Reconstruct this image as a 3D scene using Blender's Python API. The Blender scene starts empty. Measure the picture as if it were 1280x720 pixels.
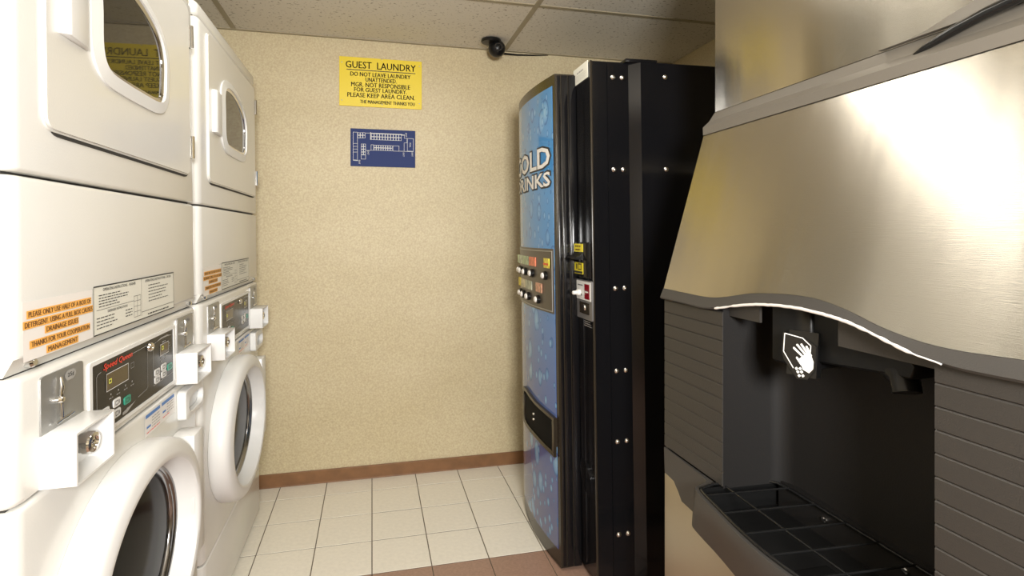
import bpy, bmesh, math, random
from mathutils import Vector, Matrix

random.seed(4)
COL = bpy.context.scene.collection
SC = bpy.context.scene

# ------------------------------------------------------------------ camera
CAM_YAW = math.atan2(175, 710)
cd = bpy.data.cameras.new('camera')
cd.sensor_width = 36.0
cd.lens = 710 / 1280 * 36.0
cd.shift_y = -66.5 / 1280
cd.clip_start = 0.02
cam = bpy.data.objects.new('camera', cd)
COL.objects.link(cam)
cam.location = (0, 0, 1.30)
cam.rotation_euler = (math.radians(90), 0, -CAM_YAW)
SC.camera = cam

# ------------------------------------------------------------------ world, exposure, lights
w = bpy.data.worlds.new('world')
SC.world = w
w.use_nodes = True
w.node_tree.nodes['Background'].inputs[0].default_value = (0.9, 0.87, 0.8, 1)
w.node_tree.nodes['Background'].inputs[1].default_value = 0.3
SC.view_settings.view_transform = 'Standard'
SC.view_settings.look = 'None'
SC.view_settings.gamma = 1.0
SC.view_settings.use_curve_mapping = False
SC.view_settings.exposure = 0.0


def area_light(name, loc, aim, sx, sy, power, color):
    l = bpy.data.lights.new(name, 'AREA')
    l.shape = 'RECTANGLE'
    l.size, l.size_y = sx, sy
    l.energy = power
    l.color = color
    o = bpy.data.objects.new(name, l)
    COL.objects.link(o)
    o.location = loc
    d = Vector(aim) - Vector(loc)
    o.rotation_euler = d.to_track_quat('-Z', 'Y').to_euler()
    return o


area_light('flash', (0.15, -0.85, 1.58), (0.10, 3.0, 1.35), 0.45, 0.35, 92, (1.0, 0.985, 0.96))
TROFFER_EMISSION = 9.5

# ------------------------------------------------------------------ helpers
def empty(name, loc=(0, 0, 0), rot=(0, 0, 0)):
    o = bpy.data.objects.new(name, None)
    COL.objects.link(o)
    o.empty_display_size = 0.1
    o.location = loc
    o.rotation_euler = rot
    return o


def tag(o, label=None, cat=None, group=None, kind=None):
    if label: o['label'] = label
    if cat: o['category'] = cat
    if group: o['group'] = group
    if kind: o['kind'] = kind
    return o


def link(name, me, m, parent=None, smooth=None, label=None):
    o = bpy.data.objects.new(name, me)
    COL.objects.link(o)
    if m is not None and not me.materials:
        me.materials.append(m)
    if parent is not None:
        o.parent = parent
    if label: o['label'] = label
    return o


def obj(name, bm, m, parent=None, smooth=0.6, label=None):
    me = bpy.data.meshes.new(name)
    bmesh.ops.recalc_face_normals(bm, faces=bm.faces)
    bm.to_mesh(me)
    bm.free()
    if smooth:
        me.polygons.foreach_set('use_smooth', [True] * len(me.polygons))
        try:
            me.set_sharp_from_angle(angle=smooth)
        except Exception:
            pass
    return link(name, me, m, parent, label=label)


def grain_uv(o):
    me = o.data
    uv = me.uv_layers.new(name='grain')
    for lp in me.loops:
        c = me.vertices[lp.vertex_index].co
        uv.data[lp.index].uv = (c.z, c.y + c.x * .3)
    return o


def box(bm, x0, x1, y0, y1, z0, z1):
    v = [bm.verts.new((x, y, z)) for x in (x0, x1) for y in (y0, y1) for z in (z0, z1)]
    for f in ((0, 1, 3, 2), (4, 6, 7, 5), (0, 4, 5, 1), (2, 3, 7, 6), (0, 2, 6, 4), (1, 5, 7, 3)):
        bm.faces.new([v[i] for i in f])
    return v


def bev(bm, w, seg=2):
    bmesh.ops.recalc_face_normals(bm, faces=bm.faces)
    es = [e for e in bm.edges if len(e.link_faces) == 2 and e.calc_face_angle(0) > 0.5]
    bmesh.ops.bevel(bm, geom=es, offset=w, segments=seg, profile=0.5, affect='EDGES', clamp_overlap=True)
    return bm


def rbox(name, x0, x1, y0, y1, z0, z1, r, m, parent=None, seg=2, label=None):
    bm = bmesh.new()
    box(bm, x0, x1, y0, y1, z0, z1)
    if r: bev(bm, r, seg)
    return obj(name, bm, m, parent, label=label)


def P(axis, a, p, q):
    """axis x: (p,q)=(y,z); y: (x,z); z: (x,y)"""
    return {'x': (a, p, q), 'y': (p, a, q), 'z': (p, q, a)}[axis]


def prism(bm, pts, axis, a0, a1):
    A = [bm.verts.new(P(axis, a0, *p)) for p in pts]
    B = [bm.verts.new(P(axis, a1, *p)) for p in pts]
    n = len(pts)
    bm.faces.new(A)
    bm.faces.new(B[::-1])
    for i in range(n):
        j = (i + 1) % n
        bm.faces.new([A[i], A[j], B[j], B[i]])


def frame(bm, outer, inner, axis, a0, a1, a0i=None, a1i=None):
    """closed band between two outlines of equal count; a1 = outer front depth, a1i = inner front depth"""
    a0i = a0 if a0i is None else a0i
    a1i = a1 if a1i is None else a1i
    n = len(outer)
    L = [[bm.verts.new(P(axis, a, *p)) for p in o] for a, o in ((a0, outer), (a1, outer), (a1i, inner), (a0i, inner))]
    for k in range(4):
        X, Y = L[k], L[(k + 1) % 4]
        for i in range(n):
            j = (i + 1) % n
            bm.faces.new([X[i], X[j], Y[j], Y[i]])


def tube(bm, pts, r, n=8, closed=False):
    pts = [Vector(p) for p in pts]
    rings = []
    N = len(pts)
    up = Vector((0.13, 0.2, 0.97))
    for i, p in enumerate(pts):
        if closed:
            t = pts[(i + 1) % N] - pts[i - 1]
        else:
            t = pts[min(i + 1, N - 1)] - pts[max(i - 1, 0)]
        t.normalize()
        a = t.cross(up)
        if a.length < 0.05: a = t.cross(Vector((1, 0, 0)))
        a.normalize()
        b = t.cross(a)
        rr = r[i] if isinstance(r, (list, tuple)) else r
        rings.append([bm.verts.new(p + a * math.cos(2 * math.pi * k / n) * rr + b * math.sin(2 * math.pi * k / n) * rr) for k in range(n)])
    for i in range(N if closed else N - 1):
        X, Y = rings[i], rings[(i + 1) % N]
        for k in range(n):
            bm.faces.new([X[k], X[(k + 1) % n], Y[(k + 1) % n], Y[k]])
    if not closed:
        bm.faces.new(rings[0])
        bm.faces.new(rings[-1][::-1])


def lathe(bm, prof, axis, c, k=1.0, n=48, cap0=False, cap1=False):
    """prof: (axial, radius). axis x: c=(y,z), radius in y is scaled by k"""
    rings = []
    for a, r in prof:
        rings.append([bm.verts.new(P(axis, a, c[0] + k * r * math.cos(2 * math.pi * i / n), c[1] + r * math.sin(2 * math.pi * i / n))) for i in range(n)])
    for X, Y in zip(rings, rings[1:]):
        for i in range(n):
            j = (i + 1) % n
            bm.faces.new([X[i], X[j], Y[j], Y[i]])
    if cap0: bm.faces.new(rings[0])
    if cap1: bm.faces.new(rings[-1][::-1])


def catmull(pts, per=6, closed=True):
    n = len(pts)
    out = []
    rng = range(n) if closed else range(n - 1)
    for i in rng:
        if closed:
            p0, p1, p2, p3 = pts[i - 1], pts[i], pts[(i + 1) % n], pts[(i + 2) % n]
        else:
            p0, p1, p2, p3 = pts[max(i - 1, 0)], pts[i], pts[i + 1], pts[min(i + 2, n - 1)]
        for s in range(per):
            t = s / per
            out.append(tuple(0.5 * (2 * b + (c - a) * t + (2 * a - 5 * b + 4 * c - d) * t * t + (3 * b - a - 3 * c + d) * t ** 3)
                             for a, b, c, d in zip(p0, p1, p2, p3)))
    if not closed: out.append(tuple(pts[-1]))
    return out


def rrect(u0, u1, v0, v1, r, n=5, ru=None):
    ru = r if ru is None else ru
    out = []
    for cx, cy, a0 in ((u1 - ru, v1 - r, 0), (u0 + ru, v1 - r, 90), (u0 + ru, v0 + r, 180), (u1 - ru, v0 + r, 270)):
        for i in range(n + 1):
            a = math.radians(a0 + 90 * i / n)
            out.append((cx + ru * math.cos(a), cy + r * math.sin(a)))
    return out


def interp(tab, y):
    if y <= tab[0][0]: return tab[0][1]
    for (a, b), (c, d) in zip(tab, tab[1:]):
        if y <= c: return b + (d - b) * (y - a) / (c - a)
    return tab[-1][1]


def text_mesh(body, w, h, offset=0.0, shear=0.0, extrude=0.0):
    """flat lettering fitted to a w x h rectangle with its lower left corner at 0,0"""
    cu = bpy.data.curves.new('lettering', 'FONT')
    cu.body = body
    cu.size = 1.0
    cu.resolution_u = 2
    cu.offset = offset
    cu.shear = shear
    cu.extrude = extrude
    o = bpy.data.objects.new('lettering', cu)
    COL.objects.link(o)
    bpy.context.view_layer.update()
    me = bpy.data.meshes.new_from_object(o.evaluated_get(bpy.context.evaluated_depsgraph_get()))
    bpy.data.objects.remove(o)
    xs = [v.co.x for v in me.vertices]; ys = [v.co.y for v in me.vertices]
    x0, x1, y0, y1 = min(xs), max(xs), min(ys), max(ys)
    for v in me.vertices:
        v.co.x = (v.co.x - x0) / (x1 - x0) * w
        v.co.y = (v.co.y - y0) / (y1 - y0) * h
    return me


class Flat:
    """a flat print laid on a face: collects rectangles, polygons and lettering in (u,v), written out as one mesh"""
    def __init__(s, origin, udir, vdir, lift=0.0008):
        s.o, s.u, s.v = Vector(origin), Vector(udir), Vector(vdir)
        s.n = s.u.cross(s.v)
        s.lift = lift
        s.bm = bmesh.new()
    def pt(s, u, v, l=None):
        return s.o + s.u * u + s.v * v + s.n * (s.lift if l is None else l)
    def poly(s, pts):
        s.bm.faces.new([s.bm.verts.new(s.pt(*p)) for p in pts])
    def rect(s, u0, u1, v0, v1):
        s.poly([(u0, v0), (u1, v0), (u1, v1), (u0, v1)])
    def line(s, a, b, t):
        a, b = Vector(a), Vector(b)
        d = (b - a).normalized() * t / 2
        n = Vector((-d.y, d.x))
        s.poly([tuple(a - d - n), tuple(b + d - n), tuple(b + d + n), tuple(a - d + n)])
    def ring(s, u0, u1, v0, v1, t):
        s.rect(u0, u1, v0, v0 + t); s.rect(u0, u1, v1 - t, v1)
        s.rect(u0, u0 + t, v0 + t, v1 - t); s.rect(u1 - t, u1, v0 + t, v1 - t)
    def text(s, body, u0, u1, v0, v1, offset=0.0, shear=0.0, rot=False):
        if rot:
            me = text_mesh(body, v1 - v0, u1 - u0, offset, shear)
        else:
            me = text_mesh(body, u1 - u0, v1 - v0, offset, shear)
        vs = []
        for v in me.vertices:
            if rot: vs.append(s.bm.verts.new(s.pt(u0 + v.co.y, v1 - v.co.x)))
            else: vs.append(s.bm.verts.new(s.pt(u0 + v.co.x, v0 + v.co.y)))
        for p in me.polygons:
            try: s.bm.faces.new([vs[i] for i in p.vertices])
            except ValueError: pass
        bpy.data.meshes.remove(me)
    def scribble(s, u0, u1, v0, v1):
        """a line of print too small to read: broken dashes"""
        u = u0
        while u < u1 - 0.001:
            d = random.uniform(0.006, 0.016)
            s.rect(u, min(u + d, u1), v0, v1)
            u += d + 0.003
    def done(s, name, m, parent, label=None):
        me = bpy.data.meshes.new(name)
        s.bm.normal_update()
        for f in s.bm.faces:
            if f.normal.dot(s.n) < 0: f.normal_flip()
        s.bm.to_mesh(me); s.bm.free()
        o = link(name, me, m, parent, label=label)
        if 'print' in name or name in ('button_symbols', 'sticker_warning', 'plan_lines', 'sticker_heading', 'highlight'): o['kind'] = 'stuff'
        return o


def dup(root, parent=None):
    c = root.copy()
    COL.objects.link(c)
    c.parent = parent
    if parent is not None:
        c.matrix_parent_inverse = root.matrix_parent_inverse
    for ch in list(root.children):
        dup(ch, c)
    return c


# ------------------------------------------------------------------ materials
def mat(name, color, rough=0.5, metal=0.0, spec=0.5, coat=0.0, coat_rough=0.05, emis=None, emis_s=0.0,
        vary=0.0, vary_scale=8.0, bump=0.0, bump_scale=200.0, bump_vec=None, aniso=0.0, grunge=None):
    m = bpy.data.materials.new(name)
    m.use_nodes = True
    nt = m.node_tree
    b = nt.nodes['Principled BSDF']
    b.inputs['Base Color'].default_value = (*color, 1)
    b.inputs['Roughness'].default_value = rough
    b.inputs['Metallic'].default_value = metal
    b.inputs['Specular IOR Level'].default_value = spec
    b.inputs['Coat Weight'].default_value = coat
    b.inputs['Coat Roughness'].default_value = coat_rough
    if emis:
        b.inputs['Emission Color'].default_value = (*emis, 1)
        b.inputs['Emission Strength'].default_value = emis_s
    tc = nt.nodes.new('ShaderNodeTexCoord')
    if vary:
        n = nt.nodes.new('ShaderNodeTexNoise')
        n.inputs['Scale'].default_value = vary_scale
        n.inputs['Detail'].default_value = 6
        nt.links.new(tc.outputs['Object'], n.inputs['Vector'])
        r = nt.nodes.new('ShaderNodeValToRGB')
        r.color_ramp.elements[0].position = 0.3
        r.color_ramp.elements[1].position = 0.7
        r.color_ramp.elements[0].color = (*[c * (1 - vary) for c in color], 1)
        r.color_ramp.elements[1].color = (*[min(1, c * (1 + vary)) for c in color], 1)
        nt.links.new(n.outputs['Fac'], r.inputs['Fac'])
        nt.links.new(r.outputs['Color'], b.inputs['Base Color'])
    if bump:
        n = nt.nodes.new('ShaderNodeTexNoise')
        n.inputs['Scale'].default_value = bump_scale
        n.inputs['Detail'].default_value = 4
        if bump_vec:
            mp = nt.nodes.new('ShaderNodeMapping')
            mp.inputs['Scale'].default_value = bump_vec
            nt.links.new(tc.outputs['Object'], mp.inputs['Vector'])
            nt.links.new(mp.outputs['Vector'], n.inputs['Vector'])
        else:
            nt.links.new(tc.outputs['Object'], n.inputs['Vector'])
        bp = nt.nodes.new('ShaderNodeBump')
        bp.inputs['Strength'].default_value = bump
        bp.inputs['Distance'].default_value = 0.002
        nt.links.new(n.outputs['Fac'], bp.inputs['Height'])
        nt.links.new(bp.outputs['Normal'], b.inputs['Normal'])
    if aniso:
        b.inputs['Anisotropic'].default_value = aniso
    return m


def tweak(m): return m.node_tree, m.node_tree.nodes, m.node_tree.links, m.node_tree.nodes['Principled BSDF']


M = {}
M['enamel'] = mat('white_enamel', (0.70, 0.69, 0.65), 0.22, vary=0.02, vary_scale=3, bump=0.12, bump_scale=260, coat=0.3)
M['plastic'] = mat('white_plastic', (0.76, 0.76, 0.745), 0.30, bump=0.03, bump_scale=90)
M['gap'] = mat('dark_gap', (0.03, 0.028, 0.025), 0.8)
M['deep_black'] = mat('matt_black', (0.004, 0.004, 0.004), 0.7, spec=0.12)
M['glass'] = mat('dark_door_glass', (0.022, 0.020, 0.015), 0.03, spec=0.45)
M['washer_glass'] = mat('washer_door_glass', (0.010, 0.010, 0.011), 0.12, spec=0.03)
M['chrome'] = mat('chrome', (0.75, 0.74, 0.72), 0.12, metal=1)
M['seal_metal'] = mat('dark_polished_ring', (0.30, 0.30, 0.31), 0.18, metal=1)
M['plate'] = mat('brushed_plate', (0.42, 0.42, 0.41), 0.42, metal=0.8, bump=0.2, bump_scale=60, bump_vec=(1, 1, 14))
M['display'] = mat('display_face', (0.014, 0.013, 0.012), 0.25, spec=0.2)
M['print_white'] = mat('white_print', (0.72, 0.72, 0.70), 0.5)
M['print_grey'] = mat('grey_print', (0.35, 0.34, 0.32), 0.5)
M['print_black'] = mat('black_print', (0.03, 0.03, 0.03), 0.6)
M['print_red'] = mat('red_print', (0.80, 0.045, 0.02), 0.45)
M['print_blue'] = mat('blue_print', (0.08, 0.22, 0.55), 0.5)
M['print_green'] = mat('green_button', (0.02, 0.30, 0.20), 0.35)
M['lcd'] = mat('display_window', (0.075, 0.05, 0.018), 0.15)
M['lcd_digit'] = mat('display_digit', (0.45, 0.45, 0.05), 0.4, emis=(0.7, 0.7, 0.1), emis_s=0.6)
M['paper'] = mat('cream_label', (0.76, 0.75, 0.66), 0.55)
M['paper_clear'] = mat('taped_paper', (0.82, 0.79, 0.76), 0.3)
M['orange'] = mat('orange_highlighter', (0.93, 0.47, 0.10), 0.5, vary=0.08, vary_scale=40)
M['brown_text'] = mat('brown_lettering', (0.16, 0.07, 0.02), 0.6)

# walls: rolled cream paint with an orange-peel relief and faint scuffs
m = mat('cream_wall_paint', (0.60, 0.50, 0.29), 0.5, bump=0.35, bump_scale=55)
nt, N, Lk, b = tweak(m)
tc = N.new('ShaderNodeTexCoord')
n1 = N.new('ShaderNodeTexNoise'); n1.inputs['Scale'].default_value = 1.7; n1.inputs['Detail'].default_value = 7
mp = N.new('ShaderNodeMapping'); mp.inputs['Scale'].default_value = (1, 1, 2.2)
Lk.new(tc.outputs['Object'], mp.inputs['Vector']); Lk.new(mp.outputs['Vector'], n1.inputs['Vector'])
r1 = N.new('ShaderNodeValToRGB')
r1.color_ramp.elements[0].position = 0.3; r1.color_ramp.elements[0].color = (0.555, 0.465, 0.285, 1)
r1.color_ramp.elements[1].position = 0.7; r1.color_ramp.elements[1].color = (0.615, 0.525, 0.34, 1)
Lk.new(n1.outputs['Fac'], r1.inputs['Fac'])
n2 = N.new('ShaderNodeTexNoise'); n2.inputs['Scale'].default_value = 120
Lk.new(tc.outputs['Object'], n2.inputs['Vector'])
mx = N.new('ShaderNodeMixRGB'); mx.blend_type = 'OVERLAY'; mx.inputs[0].default_value = 0.35
Lk.new(r1.outputs['Color'], mx.inputs[1]); Lk.new(n2.outputs['Fac'], mx.inputs[2])
Lk.new(mx.outputs[0], b.inputs['Base Color'])
M['wall'] = m

# ceiling board: off white with small fissures
m = mat('ceiling_board', (0.62, 0.57, 0.48), 0.9, bump=0.5, bump_scale=140)
nt, N, Lk, b = tweak(m)
tc = N.new('ShaderNodeTexCoord')
v = N.new('ShaderNodeTexNoise'); v.inputs['Scale'].default_value = 75; v.inputs['Detail'].default_value = 3
Lk.new(tc.outputs['Object'], v.inputs['Vector'])
r1 = N.new('ShaderNodeValToRGB')
r1.color_ramp.elements[0].position = 0.30; r1.color_ramp.elements[0].color = (0.36, 0.31, 0.23, 1)
r1.color_ramp.elements[1].position = 0.40; r1.color_ramp.elements[1].color = (0.74, 0.69, 0.59, 1)
Lk.new(v.outputs['Fac'], r1.inputs['Fac']); Lk.new(r1.outputs['Color'], b.inputs['Base Color'])
M['ceiling'] = m
M['tbar'] = mat('ceiling_grid_metal', (0.36, 0.31, 0.21), 0.5)
M['tile_cream'] = mat('cream_floor_tile', (0.86, 0.815, 0.71), 0.22, vary=0.04, vary_scale=60, bump=0.06, bump_scale=25)
M['tile_brown'] = mat('brown_floor_tile', (0.36, 0.225, 0.165), 0.3, vary=0.12, vary_scale=90, bump=0.06, bump_scale=25)
M['grout'] = mat('grout', (0.13, 0.10, 0.07), 0.9)
M['baseboard'] = mat('brown_cove_base', (0.22, 0.105, 0.042), 0.45, vary=0.18, vary_scale=14)
M['sign_yellow'] = mat('yellow_sign_plastic', (0.83, 0.64, 0.03), 0.4)
M['sign_blue'] = mat('blue_sign_plastic', (0.028, 0.045, 0.15), 0.6, spec=0.2)
M['sign_edge'] = mat('screw_metal', (0.45, 0.42, 0.3), 0.4, metal=0.6)

# stainless steel, horizontal grain
def steel(name, col, rough, an):
    m = mat(name, col, rough, metal=1, bump=0.10, bump_scale=30, bump_vec=(1, 0.6, 40), aniso=an)
    nt, N, Lk, b = tweak(m)
    t = N.new('ShaderNodeTangent'); t.direction_type = 'UV_MAP'; t.uv_map = 'grain'
    Lk.new(t.outputs[0], b.inputs['Tangent'])
    # slight unevenness of the sheet
    tc = N.new('ShaderNodeTexCoord'); mp = N.new('ShaderNodeMapping'); mp.inputs['Scale'].default_value = (0.2, 6.0, 0.35)
    n2 = N.new('ShaderNodeTexNoise'); n2.inputs['Scale'].default_value = 1.6; n2.inputs['Detail'].default_value = 2
    Lk.new(tc.outputs['Object'], mp.inputs['Vector']); Lk.new(mp.outputs['Vector'], n2.inputs['Vector'])
    b2 = N.new('ShaderNodeBump'); b2.inputs['Strength'].default_value = 0.22; b2.inputs['Distance'].default_value = 0.006
    Lk.new(n2.outputs['Fac'], b2.inputs['Height'])
    old = b.inputs['Normal'].links[0].from_node
    Lk.new(b2.outputs['Normal'], old.inputs['Normal'])
    return m
M['steel'] = steel('brushed_stainless', (0.61, 0.575, 0.50), 0.23, 0.85)
M['steel_low'] = steel('satin_stainless', (0.62, 0.56, 0.46), 0.38, 0.3)
M['grey_plastic'] = mat('charcoal_plastic', (0.038, 0.034, 0.030), 0.42, bump=0.25, bump_scale=420)
M['trim_grey'] = mat('grey_trim_plastic', (0.052, 0.048, 0.044), 0.42, bump=0.15, bump_scale=420)
M['cap_grey'] = mat('grey_cap_plastic', (0.16, 0.145, 0.122), 0.42, bump=0.1, bump_scale=400)
M['liner'] = mat('dark_recess_liner', (0.011, 0.010, 0.0095), 0.6, spec=0.3, bump=0.15, bump_scale=300)
M['black'] = mat('black_plastic', (0.008, 0.008, 0.008), 0.32, spec=0.3)
M['wire'] = mat('black_coated_wire', (0.010, 0.010, 0.010), 0.16)
M['worn'] = mat('worn_white_edge', (0.82, 0.80, 0.77), 0.4)
M['gloss_black'] = mat('gloss_black_paint', (0.006, 0.006, 0.007), 0.13, spec=0.4)
M['bronze'] = mat('bronze_frame', (0.028, 0.022, 0.015), 0.25, metal=0.1)
M['panel_brown'] = mat('selection_panel', (0.075, 0.062, 0.045), 0.3)
M['yellow_label'] = mat('yellow_sticker', (0.85, 0.72, 0.03), 0.4)
M['steel_plate'] = mat('coin_plate_grey', (0.30, 0.29, 0.29), 0.35, metal=0.6)
M['red_window'] = mat('red_display', (0.22, 0.004, 0.012), 0.15)
M['lamp'] = mat('lamp_diffuser', (0.9, 0.9, 0.88), 0.5, emis=(1.0, 0.96, 0.88), emis_s=TROFFER_EMISSION)
M['cam_glass'] = mat('smoked_dome', (0.03, 0.028, 0.026), 0.12)

# drinks graphic: blue print with water drops
m = mat('water_drop_graphic', (0.1, 0.3, 0.6), 0.10, spec=0.35, coat=0.25, coat_rough=0.02)
nt, N, Lk, b = tweak(m)
tc = N.new('ShaderNodeTexCoord')
sx = N.new('ShaderNodeSeparateXYZ'); Lk.new(tc.outputs['Object'], sx.inputs[0])
g = N.new('ShaderNodeValToRGB')
e = g.color_ramp.elements
e[0].position = 0.0; e[0].color = (0.07, 0.08, 0.20, 1)
e[1].position = 1.0; e[1].color = (0.05, 0.22, 0.50, 1)
for pos, c in ((0.28, (0.08, 0.13, 0.36)), (0.48, (0.09, 0.20, 0.45)), (0.62, (0.06, 0.25, 0.55)), (0.85, (0.07, 0.27, 0.56))):
    x = e.new(pos); x.color = (*c, 1)
dv = N.new('ShaderNodeMath'); dv.operation = 'DIVIDE'; dv.inputs[1].default_value = 1.93
Lk.new(sx.outputs['Z'], dv.inputs[0]); Lk.new(dv.outputs[0], g.inputs['Fac'])
last = g.outputs['Color']
for sc, rad, seed in ((15, 0.50, 0.0), (34, 0.42, 3.1)):
    mp = N.new('ShaderNodeMapping'); mp.inputs['Scale'].default_value = (0.0, 1.0, 0.62); mp.inputs['Location'].default_value = (0, seed, seed)
    Lk.new(tc.outputs['Object'], mp.inputs['Vector'])
    vo = N.new('ShaderNodeTexVoronoi'); vo.inputs['Scale'].default_value = sc
    Lk.new(mp.outputs['Vector'], vo.inputs['Vector'])
    sp = N.new('ShaderNodeSeparateColor'); Lk.new(vo.outputs['Color'], sp.inputs[0])
    mu = N.new('ShaderNodeMath'); mu.operation = 'MULTIPLY'; mu.inputs[1].default_value = rad
    Lk.new(sp.outputs[0], mu.inputs[0])
    dd = N.new('ShaderNodeMath'); dd.operation = 'DIVIDE'
    Lk.new(vo.outputs['Distance'], dd.inputs[0]); Lk.new(mu.outputs[0], dd.inputs[1])
    rr = N.new('ShaderNodeValToRGB')
    rr.color_ramp.elements[0].position = 0.0; rr.color_ramp.elements[0].color = (0.30, 0.55, 0.75, 1)
    rr.color_ramp.elements[1].position = 0.9; rr.color_ramp.elements[1].color = (0.02, 0.11, 0.32, 1)
    x = rr.color_ramp.elements.new(0.7); x.color = (0.12, 0.33, 0.62, 1)
    Lk.new(dd.outputs[0], rr.inputs['Fac'])
    lt = N.new('ShaderNodeMath'); lt.operation = 'LESS_THAN'; lt.inputs[1].default_value = 1.0
    Lk.new(dd.outputs[0], lt.inputs[0])
    ml = N.new('ShaderNodeMath'); ml.operation = 'MULTIPLY'; ml.inputs[1].default_value = 0.75
    Lk.new(lt.outputs[0], ml.inputs[0])
    mx = N.new('ShaderNodeMixRGB'); Lk.new(ml.outputs[0], mx.inputs[0])
    Lk.new(last, mx.inputs[1]); Lk.new(rr.outputs['Color'], mx.inputs[2])
    last = mx.outputs[0]
Lk.new(last, b.inputs['Base Color'])
M['graphic'] = m

# ------------------------------------------------------------------ the room
YB, XL, XR, YN, ZC = 3.136, -1.34, 1.775, -1.25, 2.34
def struct(name, bm, m, parent=None):
    o = obj(name, bm, m, parent, smooth=None)
    if parent is None: o['kind'] = 'structure'
    return o

bm = bmesh.new(); box(bm, XL - .1, XR + .1, YN - .1, YB + .1, -0.08, -0.0022)
floor = struct('floor', bm, M['grout'])
tile_me = {}
for nm in ('tile_cream', 'tile_brown'):
    bm = bmesh.new(); box(bm, 0.0020, 0.2268, 0.0032, 0.2418, -0.012, 0.0)
    top = [e_ for e_ in bm.edges if all(v.co.z > -0.001 for v in e_.verts)]
    bmesh.ops.recalc_face_normals(bm, faces=bm.faces)
    bmesh.ops.bevel(bm, geom=top, offset=0.0005, segments=1, affect='EDGES')
    me = bpy.data.meshes.new('tile'); bm.to_mesh(me); bm.free(); me.materials.append(M[nm]); tile_me[nm] = me
TX, TY = 0.2288, 0.2450
for i in range(-5, 8):
    for j in range(-14, 4):
        x0, y0 = i * TX, 2.242 + j * TY
        if x0 < XL + .02 or x0 + TX > XR + 0.06 or y0 < YN: continue
        if (x0 > 0.85 and y0 < 1.3 and x0 < 1.6) : continue      # under the ice machine
        o = link('tile', tile_me['tile_cream' if j >= 0 else 'tile_brown'], None, floor)
        o.location = (x0, y0, random.uniform(-0.0006, 0.0002))
        if j == 3:
            o.scale.y = (YB - y0) / TY * 0.995

bm = bmesh.new(); box(bm, XL, XR, YB, YB + .1, 0, ZC + .06); struct('wall_back', bm, M['wall'])
bm = bmesh.new(); box(bm, XL - .1, XL, YN - .1, YB + .1, 0, ZC + .06); struct('wall_left', bm, M['wall'])
bm = bmesh.new(); box(bm, XR, XR + .1, YN - .1, YB + .1, 0, ZC + .06); struct('wall_right', bm, M['wall'])
bm = bmesh.new(); box(bm, XL, XR, YN - .1, YN, 0, ZC + .06); struct('wall_front', bm, M['wall'])
bm = bmesh.new()
prism(bm, [(YB - .001, 0.0), (YB - .014, 0.0), (YB - .010, 0.006), (YB - .009, 0.064), (YB - .006, 0.068), (YB - .001, 0.068)], 'x', XL, XR)
struct('baseboard_back', bm, M['baseboard'])

bm = bmesh.new(); box(bm, XL - .1, XR + .1, YN - .1, YB + .1, ZC + .02, ZC + .1)
ceil = struct('ceiling', bm, M['ceiling'])
CX = [XL, -0.678, 0.727, XR]
CY = [YB, 2.48, 1.87, 1.26, 0.65, 0.04, -0.57, YN]
TROFFER = (1, 2)
for a in range(3):
    for k in range(7):
        if (a, k) == TROFFER: continue
        bm = bmesh.new()
        box(bm, CX[a] + .004, CX[a + 1] - .004, CY[k + 1] + .004, CY[k] - .004, ZC + .003, ZC + .018)
        o = obj('ceiling_panel', bm, M['ceiling'], ceil, smooth=None)
for x in CX[1:3]:
    rbox('ceiling_grid_bar', x - .012, x + .012, YN + .002, YB - .002, ZC - .001, ZC + .0035, 0, M['tbar'], ceil)
for y in CY[1:-1]:
    for a in range(3):
        rbox('ceiling_grid_bar', CX[a] + .0125, CX[a + 1] - .0125, y - .011, y + .011, ZC - .0005, ZC + .0035, 0, M['tbar'], ceil)
bm = bmesh.new(); box(bm, XL + .001, XR - .001, YB - .02, YB - .0005, ZC - .0025, ZC + .003)
obj('wall_angle', bm, M['tbar'], ceil)

# recessed ceiling light
t = empty('ceiling_light', (0.0245, 1.565, ZC))
tag(t, 'recessed fluorescent ceiling light panel above the aisle, out of view overhead', 'ceiling light')
bm = bmesh.new(); frame(bm, rrect(-.70, .70, -.302, .302, .004, 1), rrect(-.62, .62, .04, .26, .004, 1), 'z', 0.0035, 0.012)
obj('light_frame', bm, M['tbar'], t)
rbox('diffuser', -.62, .62, .04, .26, .004, .008, 0, M['lamp'], t)

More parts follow.
